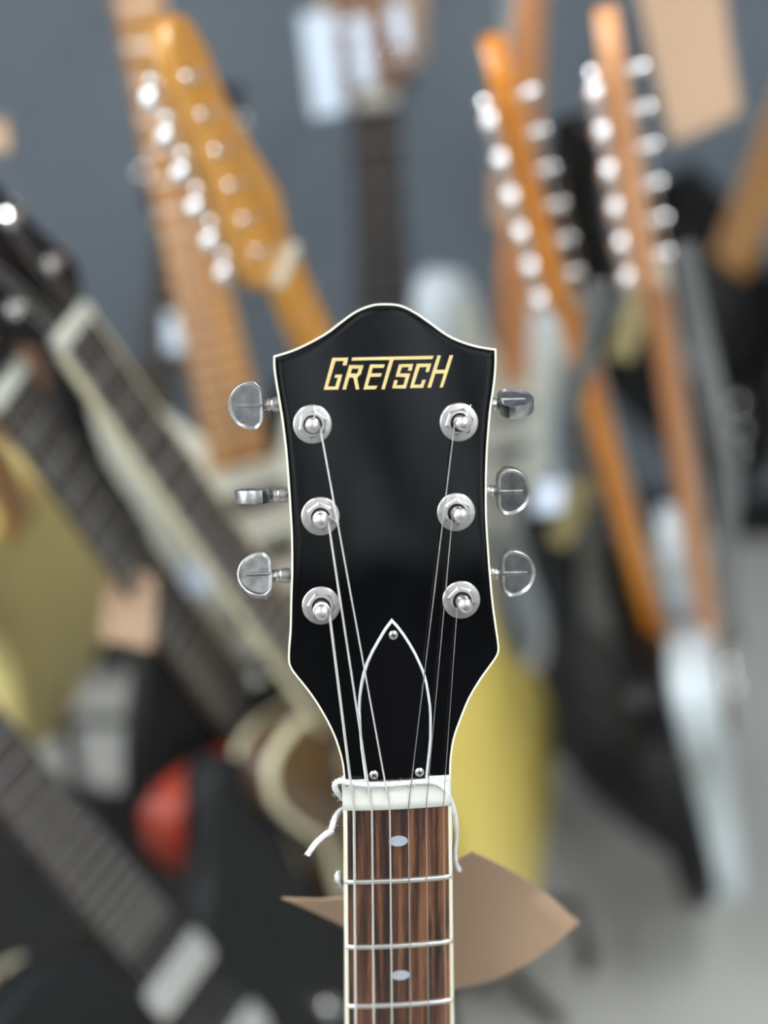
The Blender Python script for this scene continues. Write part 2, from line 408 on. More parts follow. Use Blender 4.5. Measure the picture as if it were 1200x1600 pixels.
for (sx, sy, a) in ((0.3, 65.7, .3), (-9.2, 8.9, .9), (9.2, 9.1, .1)):
    SM = HM @ Matrix.Translation((sx, sy, 1.6)) @ Matrix.Rotation(a, 4, 'Z')
    s_ = MB().lathe([(1.95, 0), (1.95, .25), (1.7, .62), (1.1, .95), (0.4, 1.05), (0, 1.06)], SM, 20)
    so = s_.build('screw', M['nickel'], cv)
    MB().box(-1.0, 1.0, -.2, .2, .7, 1.12, SM).box(-.2, .2, -1.0, 1.0, .7, 1.118, SM)  # cross slot
    cs = MB().box(-1.05, 1.05, -.22, .22, .8, 1.1, SM).box(-.22, .22, -1.05, 1.05, .8, 1.102, SM)
    k0 = len(so.data.polygons)
    so.data.materials.append(M['hole'])
    me = bpy.data.meshes.new('screw')
    base = MB(); base.v = list(s_.v); base.f = list(s_.f); base.add(cs.v, cs.f)
    me.from_pydata([tuple(p * .001) for p in base.v], [], base.f); me.materials.append(M['nickel']); me.materials.append(M['hole'])
    for i, p in enumerate(me.polygons):
        p.use_smooth = True
        if i >= len(s_.f): p.material_index = 1
    me.set_sharp_from_angle(angle=R(35)); so.data = me

# tuners: post x, y, tilt of post top (mm), button centre x, y, button turn, loose string end
TUN = [(-28.8, 150.5, 0.0, -0.2, -55.2, 158.0, 4), (-27.0, 114.2, 0.0, -1.0, -54.0, 121.2, 88), (-28.0, 78.5, 0.1, -1.7, -54.3, 88.2, -34),
       (28.8, 149.4, 0.7, -0.3, 54.8, 155.2, -70), (26.8, 113.8, 1.0, -0.7, 53.0, 119.6, 9), (28.0, 78.5, 0.7, -1.2, 54.0, 85.6, 5)]
D = []
for k in range(0, 25):                      # half-moon outline of a button, flat side at x = -7
    a = -math.pi * 0.56 + k / 24 * math.pi * 1.12
    D.append((-2.5 + 9.6 * math.cos(a), 9.9 * math.sin(a)))
D = [(max(x, -7.0), y) for x, y in D]
D += [(-6.6, 7.4), (-7.2, 5.5), (-7.3, 0), (-7.2, -5.5), (-6.6, -7.4)]
def post_top(i): 
    x, y, tx, ty = TUN[i][:4]
    return HM @ Vector((x + tx, y + ty, 8.2))
for i, (x, y, tx, ty, bx, by, rot) in enumerate(TUN):
    root = MB()
    PM = HM @ Matrix.Translation((x, y, 0))
    # sealed gear housing behind the headstock and the round washer on its face
    hx = x + (-3 if x < 0 else 3)
    root.prism([(hx - 8, y - 7), (hx + 8, y - 7), (hx + 8, y + 13), (hx - 8, y + 13)], -25, -15.05, 2, 3, M=HM)
    tm = root.build('tuning_machine', M['nickel_dull'], gtr)
    MB().lathe([(3.4, 0.0), (7.55, 0.0), (7.6, .5), (7.2, .95), (6.6, 1.05), (3.4, 1.1)], PM, 48).build('washer', M['nickel'], tm)
    hx_ = []
    for (rr, zz) in ((5.75, 1.0), (5.75, 2.0), (5.15, 2.6)):
        hx_.append([(rr * math.cos(math.pi / 3 * k + .35 + i * .3), rr * math.sin(math.pi / 3 * k + .35 + i * .3), zz) for k in range(6)])
    hexn = MB()
    def dense6(r6):
        out = []
        for k in range(6):
            for j in range(4):
                a, b = Vector(r6[k]), Vector(r6[(k + 1) % 6]); out.append(a.lerp(b, j / 4))
        return out
    rngs = [dense6(h) for h in hx_]
    rot0 = .35 + i * .3
    circ = lambda rr, zz: [(rr * math.cos(2 * math.pi * k / 24 + rot0), rr * math.sin(2 * math.pi * k / 24 + rot0), zz) for k in range(24)]
    rngs += [circ(4.7, 3.0), circ(3.75, 3.05), circ(3.6, 2.4), circ(3.6, 1.0)]
    hexn.rings(rngs, cap0=False, cap1=False, M=PM)
    hexn.build('hex_nut', M['nickel'], tm, angle=25)
    MB().lathe([(3.62, 1.0), (3.62, 1.2), (0, 1.2)], PM, 24).build('bushing_gap', M['hole'], tm)
    SH = Matrix.Identity(4); SH[0][2] = tx / 8.2; SH[1][2] = ty / 8.2
    MB().lathe([(2.9, 0), (2.9, 4.2), (2.45, 4.9), (2.3, 5.6), (2.75, 6.3), (3.05, 6.9), (3.05, 7.7), (2.7, 8.5), (1.9, 9.0), (1.0, 9.2), (0, 9.25)], PM @ SH, 28).build('post', M['nickel'], tm)
    sgn = -1 if bx < 0 else 1
    z = -19.5
    # shaft, collar and button turn about the x axis
    SX = HM @ Matrix.Translation((bx, by, z)) @ Matrix.Rotation(R(-90) * -sgn, 4, 'Y')   # local z points outwards
    xin = abs(bx) - abs(x) + 0
    MB().lathe([(2.0, -xin), (2.0, -14.6), (2.9, -14.4), (3.1, -13.2), (3.1, -11.2), (2.5, -10.8), (2.3, -10.2), (2.7, -9.8), (2.7, -8.6), (2.0, -8.2), (1.9, -6.2)], SX, 20).build('shaft', M['nickel'], tm)
    BM = HM @ Matrix.Translation((bx, by, z)) @ Matrix.Rotation(R(rot), 4, 'X') @ Matrix.Scale(sgn, 4, (1, 0, 0))
    bt = MB()
    Dd = D if sgn > 0 else D
    ins = lambda d, zz: [(px_, py_, zz) for px_, py_ in offset(Dd, d)]
    bt.rings([ins(1.6, -2.1), ins(.5, -2.75), ins(.12, -2.6), ins(0, -2.1), ins(.12, 0), ins(0, 2.1), ins(.12, 2.6), ins(.5, 2.75), ins(1.6, 2.1)], M=BM)
    # raised rib from the stem across the face
    for zz in (-1, 1):
        bt.rings([[(-6.9, -1.1, zz * 2.0), (-6.9, 1.1, zz * 2.0), (-6.9, .4, zz * 2.75), (-6.9, -.4, zz * 2.75)], [(3.5, -.9, zz * 2.0), (3.5, .9, zz * 2.0), (3.5, .3, zz * 2.45), (3.5, -.3, zz * 2.45)]], M=BM)
    bt.rings([[(-8.6, 2 * math.cos(a), 2 * math.sin(a)) for a in [k * math.pi / 6 for k in range(12)]], [(-6.8, 2.9 * math.cos(a), 2.4 * math.sin(a)) for a in [k * math.pi / 6 for k in range(12)]]], M=BM)
    bt.build('button', M['nickel_dull'], tm, angle=30)

# nut
hwf = lambda y: 21.9 - y * 0.0150
nutp = MB()
prof = [(0, -5), (0.0, 1.0), (1.2, 1.3), (3.5, 0.6), (8.0, -2.6), (10.6, -5.0), (10.6, -9)]
xs = [-22.2, -21.8, -19, -14, -7, 0, 7, 14, 19, 21.4, 21.8]
dz = lambda x: -(x * x) / 520.0 - (0.5 if abs(x) > 21.5 else 0)
rg = []
for xx in xs: rg.append([(xx, yy, zz + (dz(xx) if zz > -6 else 0)) for yy, zz in prof])
nutp.rings(rg); nutp.build('nut', M['bone'], gtr, angle=50)

# neck and fretboard
ys = [0 - k * 10 for k in range(46)]
fb = MB(); bl = MB(); br = MB(); nk = MB()
fr_, l_, r_, n_ = [], [], [], []
for y in ys:
    h = hwf(y); hi = h - 1.5
    topz = lambda x: -(x * x) / 520.0
    fr_.append([(hi * t, y, topz(hi * t)) for t in (-1, -.8, -.6, -.4, -.2, 0, .2, .4, .6, .8, 1)] + [(hi, y, -5.5), (-hi, y, -5.5)])
    l_.append([(-h, y, -5.5), (-h, y, topz(h) - .25), (-h + .25, y, topz(h) + .02), (-hi, y, topz(hi) + .03), (-hi, y, -5.5)])
    r_.append([(hi, y, -5.5), (hi, y, topz(hi) + .03), (h - .25, y, topz(h) + .02), (h, y, topz(h) - .25), (h, y, -5.5)])
    d = 15 + min(4, -y * .01)
    n_.append([(h * math.cos(a), y, -5.5 + d * math.sin(a)) for a in [math.pi + k * math.pi / 12 for k in range(13)]])
fb.rings(fr_).build('fretboard', M['rosewood'], gtr)
bl.rings(l_).build('neck_binding', M['cream_edge'], gtr, angle=50); br.rings(r_).build('neck_binding', M['cream_edge'], gtr, angle=50)
n_.insert(0, [(p[0], 8, p[2] + (-1 if p[2] < -6 else 0)) for p in n_[0]])
nk.rings(n_).build('neck', M['black'], gtr)
for k in range(1, 23):
    y = -625.0 * (1 - 2 ** (-k / 12)); h = hwf(y) - .25
    pts = [(h * t, y, -(h * t) ** 2 / 520.0 + (0.25 if abs(t) < .99 else -.2)) for t in (-1, -.98, -.8, -.6, -.4, -.2, 0, .2, .4, .6, .8, .98, 1)]
    MB().tube(pts, [.55, 1.0] + [1.15] * 9 + [1.0, .55], 10).build('fret', M['fretm'], gtr, angle=60)
mid = lambda a, b: -625 * (1 - (2 ** (-a / 12) + 2 ** (-b / 12)) / 2)
for (cx, cy) in ((0, -15.9), (0.4, -84.0), (0, mid(4, 5)), (0, mid(6, 7)), (0, mid(8, 9)), (-8, mid(11, 12)), (8, mid(11, 12)), (0, mid(14, 15))):
    MB().prism([(cx + 3.95 * math.cos(a), cy + 2.55 * math.sin(a)) for a in [k * math.pi / 14 for k in range(28)]], -1, 0.07 - (.1 if abs(cx) > 1 else 0), 0).build('oval_inlay', M['pearl'], gtr, smooth=False)

# strings
SNX = [-17.8, -10.6, -3.4, 4.1, 11.3, 18.3]
SBX = [-26, -15.6, -5.2, 5.2, 15.6, 26]
SR = [.6, .48, .38, .25, .21, .17]
ORD = [2, 1, 0, 3, 4, 5]                     # string index -> tuner index
for s in range(6):
    ti = ORD[s]; x, y, tx, ty = TUN[ti][:4]
    side = 1 if x < 0 else -1
    f = 5.6 / 8.2
    pc = Vector((x + tx * f, y + ty * f, 5.4))
    r0 = 2.3 + SR[s]
    pts = []
    nx = SNX[s]; nutpt = Vector((nx, 1.2, 1.35 + dz(nx)))
    target = HM.inverted() @ nutpt
    dirv = Vector((target.x - pc.x, target.y - pc.y)); ang = math.atan2(dirv.y, dirv.x) + side * math.pi / 2
    turns = 2.2
    wind = []
    for k in range(0, 45):
        t = k / 44; a = ang + side * (1 - t) * turns * 2 * math.pi
        # wraps climb the waist of the post
        wind.append(HM @ Vector((pc.x + r0 * math.cos(a), pc.y + r0 * math.sin(a), 4.3 + (1 - t) * 1.3)))
    down = [nutpt]
    for yy in (-2, -40, -150, -300, -450, -625):
        tt = min(1, (-yy) / 625); down.append(Vector((nx + (SBX[s] - nx) * tt, yy, 1.25 + dz(nx) + SR[s] + (0.4 + 10 * tt) * (1 if yy < -3 else .3))))
    MB().tube(wind + down, SR[s], 8).build('string', M['steel' if s < 3 else 'plain_steel'], gtr, angle=80)
TAILS = [(2, (507, 968), (505, 960)), ]
def hp(px, py, z):
    """point on the plane z above the headstock face seen at a pixel"""
    d = Vector(((px - 600) / F, (800 - py) / F, -1)); HG = GCAM @ Matrix.Translation((0, .004, -.004)) @ Matrix.Rotation(R(-16), 4, 'X')
    inv = HG.inverted(); o = inv @ Vector((0, 0, 0)); dd = inv.to_3x3() @ d; t = (z * .001 - o.z) / dd.z
    return HM @ ((o + dd * t) * 1000)
for pl in ([(491, 652, 6), (492, 645, 5), (491, 634, 4.2)], [(508, 803, 6), (519, 810, 5.5), (530, 818, 4)], [(728, 653, 6), (731, 643, 6), (736, 632, 6)], [(724, 806, 6), (733, 803, 5), (741, 801, 4)]):
    MB().tube([hp(*p) for p in pl], .22, 6).build('string_end', M['steel'], gtr)

# body of the front guitar (below the frame)
def outline_single(sc_=1.0):
    p = [(-28,-432),(-80,-405),(-140,-405),(-172,-455),(-165,-530),(-150,-600),(-180,-680),(-203,-770),(-170,-865),(-90,-918),(0,-930),(90,-918),(170,-865),(203,-770),(180,-680),(150,-600),(155,-530),(172,-470),(168,-425),(150,-410),(120,-430),(80,-480),(40,-500),(28,-470)]
    return catmull([(x * sc_, -430 + (y + 430) * sc_) for x, y in p], 4)
OS = outline_single(.92)
MB().prism(OS, -52, -8, 3, 3).build('body', M['gloss_black'], gtr)
for z0 in (-13, -53):
    MB().ring(offset(OS, -.4), offset(OS, 2.2), z0, z0 + 5.2).build('body_binding', M['cream_edge'], gtr)
for yy in (-500, -600): MB().box(-35, 35, yy - 17, yy + 17, -9, 3, bev=4).build('pickup', M['chrome'], gtr)
MB().box(-40, 40, -640, -628, -9, 12, bev=2).build('bridge', M['chrome'], gtr)
MB().prism([(-28, -700), (28, -700), (16, -800), (-16, -800)], -8, -3, 1).build('tailpiece', M['chrome'], gtr)

# white cotton string round the nut, carrying the kraft tag
def yarn(path, name, parent=None, r=1.15, turns_per_mm=0.28):
    P = [Vector(p) for p in path]; P = [Vector(p) for p in catmull([tuple(p) for p in P], 10, closed=False)]
    L = [0]
    for a, b in zip(P, P[1:]): L.append(L[-1] + (b - a).length)
    mb = MB()
    for ph in (0, 2 * math.pi / 3, 4 * math.pi / 3):
        q = []
        for i, p in enumerate(P):
            t = (P[min(i + 1, len(P) - 1)] - P[max(i - 1, 0)]).normalized(); u = t.cross(Vector((0.2, 0.3, 1))).normalized(); v = t.cross(u)
            a = L[i] * turns_per_mm * 2 * math.pi + ph
            q.append(p + (u * math.cos(a) + v * math.sin(a)) * r * .62)
        mb.tube(q, r * .52, 6)
    # fuzz
    rnd = random.Random(3)
    for i in range(0, len(P) - 1):
        for _ in range(2):
            d = Vector((rnd.uniform(-1, 1), rnd.uniform(-1, 1), rnd.uniform(-.4, 1))).normalized(); p = P[i].lerp(P[i + 1], rnd.random())
            mb.tube([p + d * r * .8, p + d * r * (1.5 + rnd.random()) + Vector((rnd.uniform(-.4, .4), rnd.uniform(-.4, .4), 0))], .035, 3)
    return mb.build(name, M['yarn'], parent, angle=80)
yl = [gp(480, 1336, 6), gp(492, 1319, 4), gp(507, 1305, 1), gp(517, 1298, -2), gp(521, 1284, -6), gp(529, 1270, -10), gp(541, 1262, -14)]
y1 = [gp(545, 1256, -14), gp(535, 1246, -9), gp(526, 1236, -5), gp(523, 1226, -4), gp(531, 1220, -3.5), gp(545, 1223, -2.9), gp(570, 1226, -2.3), gp(600, 1226, -2.2), gp(635, 1224, -2.3), gp(665, 1221, -2.6), gp(685, 1224, -2.6), gp(696, 1235, -2.0), gp(704, 1252, -1.5), gp(710, 1272, -3), gp(713, 1300, -6), gp(710, 1330, -9), gp(712, 1350, -11), gp(717, 1359, -14)]
ys_ = empty('tag_string', GW); tag(ys_, 'white cotton string tied round the nut of the black-headed guitar', 'string')
yarn(y1, 'cord', ys_); yarn(yl, 'cord_end', ys_)
yarn([gp(545, 1390, -26), gp(534, 1381, -12), gp(527, 1371, -6), gp(530, 1364, -9)], 'cord_loop', ys_)

# kraft tag hanging behind the neck
def sheet(name, corners, label, mat, bow=0.01, bowv=None, thick=.0006, n=10, cat='tag', group=None):
    a, b, c, d = [Vector(p) for p in corners]; nrm = (b - a).cross(d - a).normalized()
    g = []
    for i in range(n + 1):
        for j in range(n + 1):
            u, v = i / n, j / n
            p = (a * (1 - u) + b * u) * (1 - v) + (d * (1 - u) + c * u) * v
            g.append(p + nrm * (bow * math.sin(math.pi * u) + (bow * .4 if bowv is None else bowv) * math.sin(math.pi * v)))
    vs = g + [p - nrm * thick for p in g]; N = (n + 1) ** 2; fs = []
    for i in range(n):
        for j in range(n):
            q = [i * (n + 1) + j, (i + 1) * (n + 1) + j, (i + 1) * (n + 1) + j + 1, i * (n + 1) + j + 1]
            fs.append(q); fs.append([N + k for k in q][::-1])
    for i in range(n):
        for (p, q) in ((i * (n + 1), (i + 1) * (n + 1)), ((i + 1) * (n + 1) + n, i * (n + 1) + n), (i + 1, i), (n * (n + 1) + i, n * (n + 1) + i + 1)):
            fs.append([p, q, q + N, p + N][::-1])
    ctr = (a + b + c + d) / 4
    mb = MB(1); mb.add([p - ctr for p in vs], fs); o = mb.build(name, mat, None, angle=60); o.location = ctr
    return tag(o, label, cat, group)
sheet('price_tag', [at(738, 1330, .625), at(905, 1440, .70), at(690, 1545, .70), at(440, 1402, .66)], 'brown kraft paper tag hanging behind the neck of the black-headed guitar', M['kraft'], .004, -.008)

# ------------------------------------------------------------------ the guitars behind
def pose(npx, nZ, fpx, L, near=False, roll=0):
    N = at(npx[0], npx[1], nZ)
    q = N - CAM.translation; d = (at(fpx[0], fpx[1], 1.0) - CAM.translation)
    a = d.dot(d); b = -2 * d.dot(q); c = q.dot(q) - (L * .001) ** 2
    disc = b * b - 4 * a * c
    if disc < 0:
        Z2 = -b / (2 * a)
    else:
        Z2 = (-b + (-1 if near else 1) * math.sqrt(disc)) / (2 * a)
    P = CAM.translation + d * Z2
    Y = (N - P).normalized(); v = (CAM.translation - N); Z = (v - Y * v.dot(Y)).normalized()
    Z = Quaternion(Y, R(roll)) @ Z; X = Y.cross(Z)
    m = Matrix((X, Y, Z)).transposed().to_4x4(); m.translation = N
    return m

STRAT = [(-28,-440),(-48,-410),(-78,-350),(-112,-322),(-142,-345),(-140,-430),(-114,-520),(-120,-600),(-152,-690),(-158,-765),(-110,-830),(0,-852),(110,-825),(158,-745),(152,-665),(117,-585),(108,-510),(136,-440),(140,-398),(112,-375),(75,-405),(45,-450),(28,-455)]
TELE = [(-28,-440),(-60,-415),(-118,-402),(-150,-440),(-145,-500),(-118,-560),(-125,-640),(-158,-720),(-150,-800),(-90,-845),(0,-852),(90,-845),(150,-800),(158,-720),(125,-640),(112,-560),(135,-490),(138,-430),(105,-405),(65,-435),(45,-480),(28,-460)]
HOLLOW = [(-28,-432),(-80,-405),(-140,-405),(-172,-455),(-165,-530),(-150,-600),(-180,-680),(-203,-770),(-170,-865),(-90,-918),(0,-930),(90,-918),(170,-865),(203,-770),(180,-680),(150,-600),(155,-530),(172,-470),(168,-425),(150,-410),(120,-430),(80,-480),(40,-500),(28,-470)]
PG = {'strat': [(-20,-440),(-60,-400),(-100,-350),(-120,-370),(-118,-430),(-95,-500),(-90,-600),(-60,-640),(0,-650),(60,-690),(120,-740),(130,-690),(95,-600),(85,-520),(110,-430),(100,-400),(60,-430),(35,-470)],
      'tele': [(-20,-450),(-70,-440),(-118,-450),(-110,-510),(-60,-540),(0,-560),(50,-590),(75,-560),(60,-520),(50,-490),(25,-470)]}
INLINE = [(-21,0),(-25,9),(-38,17),(-36.5,60),(-30,120),(-23,170),(-12,190),(6,196),(21,184),(26,160),(24,130),(28,92),(38,52),(40,35),(30,15),(21,0)]
THREE = [(-21,0),(-26,14),(-40,30),(-38,60),(-36,100),(-40,150),(-43,170),(-20,166),(0,178),(20,166),(43,170),(40,150),(36,100),(38,60),(40,30),(26,14),(21,0)]

def bg_guitar(name, label, m, body='strat', head='inline', neck='maple', board=None, paintm='black', sidem=None, pg=None, binding=None, cat='guitar', frets=True, metal='chrome', headm=None, thick=44, neck_binding=None, k=1.0, L_neck=450, strings=True, nut='mint', bscale=1.0, nw=1.0, head_binding=True, hardware=True, hk=1.0):
    g = empty(name, m); tag(g, label, cat)
    bo = {'strat': STRAT, 'tele': TELE, 'hollow': HOLLOW}[body]
    bo = catmull([(x * bscale, (y + 440) * bscale - 440 - (L_neck - 450)) for x, y in bo], 4)
    MB().prism(bo, -8 - thick, -8, 6 if body != 'hollow' else 3, 3).build('body', M[paintm], g)
    if binding:
        for z0 in (-14, -9 - thick): MB().ring(offset(bo, -.6), offset(bo, 4), z0, z0 + 6.6).build('body_binding', M[binding], g)
    if pg:
        MB().prism(catmull([(x * bscale, (y + 440) * bscale - 440 - (L_neck - 450)) for x, y in PG[body]], 3), -8, -5.5, .6, 1).build('pickguard', M[pg], g)
    off = -(L_neck - 450)
    # pickups, bridge and knobs
    if not hardware: pass
    elif body == 'hollow':
        for yy in (-505, -600): MB().box(-36, 36, yy - 18, yy + 18, -9, 2, bev=4).build('pickup', M[metal], g)
        MB().box(-42, 42, -665, -653, -9, 8, bev=2).build('bridge', M[metal], g)
        MB().prism([(-26, -740), (26, -740), (15, -830), (-15, -830)], -8, -3, 1).build('tailpiece', M[metal], g)
    else:
        for yy in (-500, -550, -600): MB().box(-40, 40, yy + off - 9, yy + off + 9, -8, -1, bev=3).build('pickup', M['blackpg'], g)
        MB().box(-38, 38, -665 + off, -635 + off, -8, 1, bev=2).build('bridge', M[metal], g)
    for (kx, ky) in () if not hardware else ((85, -660), (105, -700), (115, -745)):
        MB().lathe([(10, 0), (10, 6), (8, 14), (7, 16), (0, 16.5)], Matrix.Translation((kx, ky + off, -8)), 16).build('knob', M[metal], g)
    # neck
    nb, fb_ = MB(), MB(); rn, rf = [], []
    for y in [0 - j * (L_neck + 15) / 12 for j in range(13)]:
        h = (21 - y * .0155) * nw
        rn.append([(h * math.cos(a), y, -5.0 + (16 - y * .004) * math.sin(a)) for a in [math.pi + q * math.pi / 10 for q in range(11)]])
        rf.append([(-h, y, -5), (-h, y, -.8), (-h * .6, y, 0), (0, y, .3), (h * .6, y, 0), (h, y, -.8), (h, y, -5)])
    nb.rings(rn).build('neck', M[neck], g)
    fb_.rings(rf).build('fretboard', M[board or neck], g, angle=50)
    if neck_binding:
        for s_ in (-1, 1):
            MB().rings([[(s_ * (h), y, -6.5), (s_ * (h + .9), y, -6.5), (s_ * (h + .9), y, -.3), (s_ * (h - 2.2), y, .25), (s_ * (h - 2.2), y, -.4)] for y, h in [(0 - j * L_neck / 6, 21 + j * L_neck / 6 * .0155) for j in range(7)]]).build('neck_binding', M[neck_binding], g)
    if frets:
        base = MB().tube([(-21, 0, -.3), (-10, 0, .55), (0, 0, .75), (10, 0, .55), (21, 0, -.3)], .8, 6).build('fret', M['fretm'], g)
        for j in range(1, 22):
            y = -(L_neck / .7027) * (1 - 2 ** (-j / 12)); s_ = (21 - y * .0155) / 21 * nw
            mm_ = Matrix.Translation((0, y * .001, 0)) @ Matrix.Scale(s_, 4, (1, 0, 0))
            if j == 1: base.matrix_local = mm_
            else: part_copy(base, g, mm_)
    MB().box(-22, 22, 0, 5 if head == 'inline' else 11, -5, 1.6).build('nut', M[nut], g)
    # headstock
    th = 14
    HB = Matrix.Scale(hk, 4) if head == 'inline' else Matrix.Rotation(R(-14), 4, 'X')
    zt = -5 if head == 'inline' else -2
    ho = catmull(INLINE if head == 'inline' else THREE, 4)
    MB().prism(ho, zt - th, zt, 1.5, 2, M=HB).build('headstock', M[headm or neck], g)
    if binding and head != 'inline' and head_binding:
        MB().ring(offset(ho, -.5), offset(ho, 2), zt - 6, zt + .3, M=HB).build('headstock_binding', M[binding], g)
    if head == 'inline': T = [(-37 + (y - 20) * .085 + 12, y, -1) for y in [34 + 26 * j for j in range(6)]]
    else: T = [(s_ * (24), y, s_) for s_ in (-1, 1) for y in (45, 87, 129)]
    first = None
    for (x, y, s_) in T:
        TM = Matrix.Translation((x * .001, y * .001, zt * .001))
        if first is None or (s_ != first[1]):
            t_ = MB().lathe([(6, 0), (6, 1.2), (4.5, 1.6), (3.2, 2), (3, 9), (3.4, 10), (2.6, 12), (0, 12.4)], None, 16)
            t_.box(-8, 8, -8, 8, -th - 9, -th + .1, bev=2)
            tm = t_.build('tuner', M[metal], g)
            bm = MB()
            BX = Matrix.Translation((0, 0, -th - 4.5)) @ Matrix.Rotation(R(-90 if s_ < 0 else 90), 4, 'Y')
            bm.lathe([(2, 5), (2, 15), (3, 15.5), (7.0, 16.5), (8.7, 18.5), (8.9, 20.5), (8.0, 23.2), (6.5, 25.6), (4.6, 27.8), (2.6, 29.0), (0, 29.4)], BX @ Matrix.Scale(.72, 4, (1, 0, 0)), 20)
            bm.build('button', M[metal], tm)
            tm.matrix_local = HB_local(HB) @ TM
            first = (tm, s_)
        else:
            copy_tree(first[0], g, HB_local(HB) @ TM)
    if strings:
        for j in range(6):
            x0 = -17.5 + 7 * j; x1 = -26 + 10.4 * j
            (tx, ty, _) = T[j] if head == 'inline' else T[j if j < 3 else 8 - j]
            tp = HB @ Vector((tx + (3 if tx < 0 else -3), ty, zt + 6))
            MB().tube([tp, (x0, 3, 2), (x0 + (x1 - x0) * .7, -L_neck, 4), (x1, -650 + off, 3)], .42 - .05 * j, 5).build('string', M['steel'], g)
    lo = min(((m @ Vector((x * .001, y * .001, z * .001))) for x, y in bo for z in (-8, -8 - thick)), key=lambda p: p.z)


    return g, lo
def HB_local(HB):
    return HB

def stand(lo, label, yaw=0):
    """low tubular stand: cradle under the body, three feet on the floor"""
    r = empty('guitar_stand', Matrix.Translation((lo.x, lo.y, 0)) @ Matrix.Rotation(yaw, 4, 'Z')); tag(r, label, 'stand', 'black steel guitar stands')
    h = max(.03, lo.z - .012)
    MB(1).tube([(-.10, -.05, h + .03), (-.10, -.045, h), (-.10, .05, h), (.10, .05, h), (.10, -.045, h), (.10, -.05, h + .03)], .008, 8).build('cradle', M['tube_black'], r)
    MB(1).tube([(0, .05, h), (0, .06, .02)], .011, 10).build('column', M['tube_black'], r)
    for a in (90, 210, 330):
        MB(1).tube([(0, .06, max(.03, h * .5)), (.10 * math.cos(R(a)), .06 + .10 * math.sin(R(a)), .009)], .008, 8).build('leg', M['tube_black'], r)
    return r

g1, lo1 = bg_guitar('electric_guitar', 'yellow guitar with amber maple headstock and an amber neck, its body beside the kraft tag', pose((452, 418), 1.02, (860, 1345), 850, roll=60), 'tele', 'inline', 'maple', paintm='yellow', hardware=False, strings=False)
stand(lo1, 'black steel stand under the yellow guitar right of the front guitar')
g2, lo2 = bg_guitar('electric_guitar', 'black guitar with white pickguard, its long amber neck leaving the frame at the upper left', pose((190, -130), 1.18, (372, 700), 450, roll=24), 'strat', 'inline', 'maple_old', paintm='black', pg='mint')
g5, lo5 = bg_guitar('electric_guitar', 'black guitar with orange maple neck seen edge-on right of the front headstock', pose((902, 452), 1.17, (1035, 965), 450, roll=88), 'tele', 'inline', 'maple_dark', paintm='black', pg='blackpg', hk=1.2)
g6, lo6 = bg_guitar('electric_guitar', 'pale blue guitar with natural maple neck seen edge-on beside the grey strap', pose((1040, 425), 1.17, (1120, 958), 450, roll=88), 'tele', 'inline', 'maple_pink', paintm='white_body', pg='mint', hk=1.2)
g7, lo7 = bg_guitar('hollow_body_guitar', 'hollow guitar with black three-a-side headstock, dark cream-bound fretboard and white nut', pose((122, 520), 1.02, (520, 1095), 440, roll=36), 'hollow', 'three', 'black', board='ebony', paintm='walnut', binding='cream', neck_binding='cream', headm='black', bscale=.62, head_binding=False)
stand(lo7, 'black steel stand under the walnut hollow guitar')
g8, lo8 = bg_guitar('hollow_body_guitar', 'cherry red guitar with dark fretboard and brown neck side, left of the walnut one', pose((20, 610), 1.02, (385, 1115), 420, roll=34), 'hollow', 'three', 'brown_wood', board='ebony', paintm='red', headm='black', bscale=.8)
stand(lo8, 'black steel stand under the cherry red guitar')
g9, lo9 = bg_guitar('electric_guitar', 'satin black guitar whose strung dark fretboard crosses the lower left corner', pose((-330, 780), .97, (245, 1480), 470, roll=20), 'hollow', 'three', 'brown_wood', board='ebony', paintm='satin_black', headm='black')
stand(lo9, 'black steel stand under the satin black guitar')
g3, lo3 = bg_guitar('bass_guitar', 'dark-necked guitar hanging on the grey wall above the front headstock', pose((588, 165), 1.62, (612, 800), 560, roll=14), 'strat', 'three', 'brown_wood', board='ebony', paintm='black', headm='brown_wood', L_neck=560, nw=1.3)
g4, lo4 = bg_guitar('electric_guitar', 'pale white guitar with orange maple neck behind the edge-on orange one', pose((838, -60), 1.55, (808, 580), 450, roll=58), 'strat', 'inline', 'maple_dark', paintm='white_body', pg='mint')
g11, lo11 = bg_guitar('electric_guitar', 'pale yellow guitar whose horned body fills the left edge', pose((-190, 300), 1.2, (160, 1090), 840, roll=48), 'tele', 'inline', 'maple', paintm='olive', hardware=False, bscale=.86, strings=False)
stand(lo11, 'black steel stand under the pale yellow guitar')
g13, lo13 = bg_guitar('electric_guitar', 'black guitar with amber neck leaving the right edge', pose((1330, -90), 1.5, (1150, 385), 430, roll=-25), 'tele', 'inline', 'maple', paintm='black', pg='blackpg')
g14, lo14 = bg_guitar('electric_guitar', 'all black guitar with dark neck standing between the orange neck and the front headstock', pose((902, 480), 1.36, (962, 1290), 850, roll=-48), 'strat', 'inline', 'black', board='ebony', paintm='black', pg='blackpg', headm='black', metal='tube_black', nut='blackpg')
g15, lo15 = bg_guitar('electric_guitar', 'black guitar in shade behind the walnut guitar, a white card on its neck', pose((275, 360), 1.55, (230, 760), 455, roll=-10), 'hollow', 'three', 'black', board='ebony', paintm='black', headm='black')
stand(lo15, 'black steel stand under the shaded black guitar')
g10, lo10 = bg_guitar('electric_guitar', 'wine red guitar with pale binding, its shoulder in the lower left corner', pose((-880, 1300), 1.05, (-120, 1790), 430, roll=10), 'hollow', 'three', 'brown_wood', board='ebony', paintm='wine', binding='cream', headm='black')
stand(lo10, 'black steel stand under the wine red guitar')

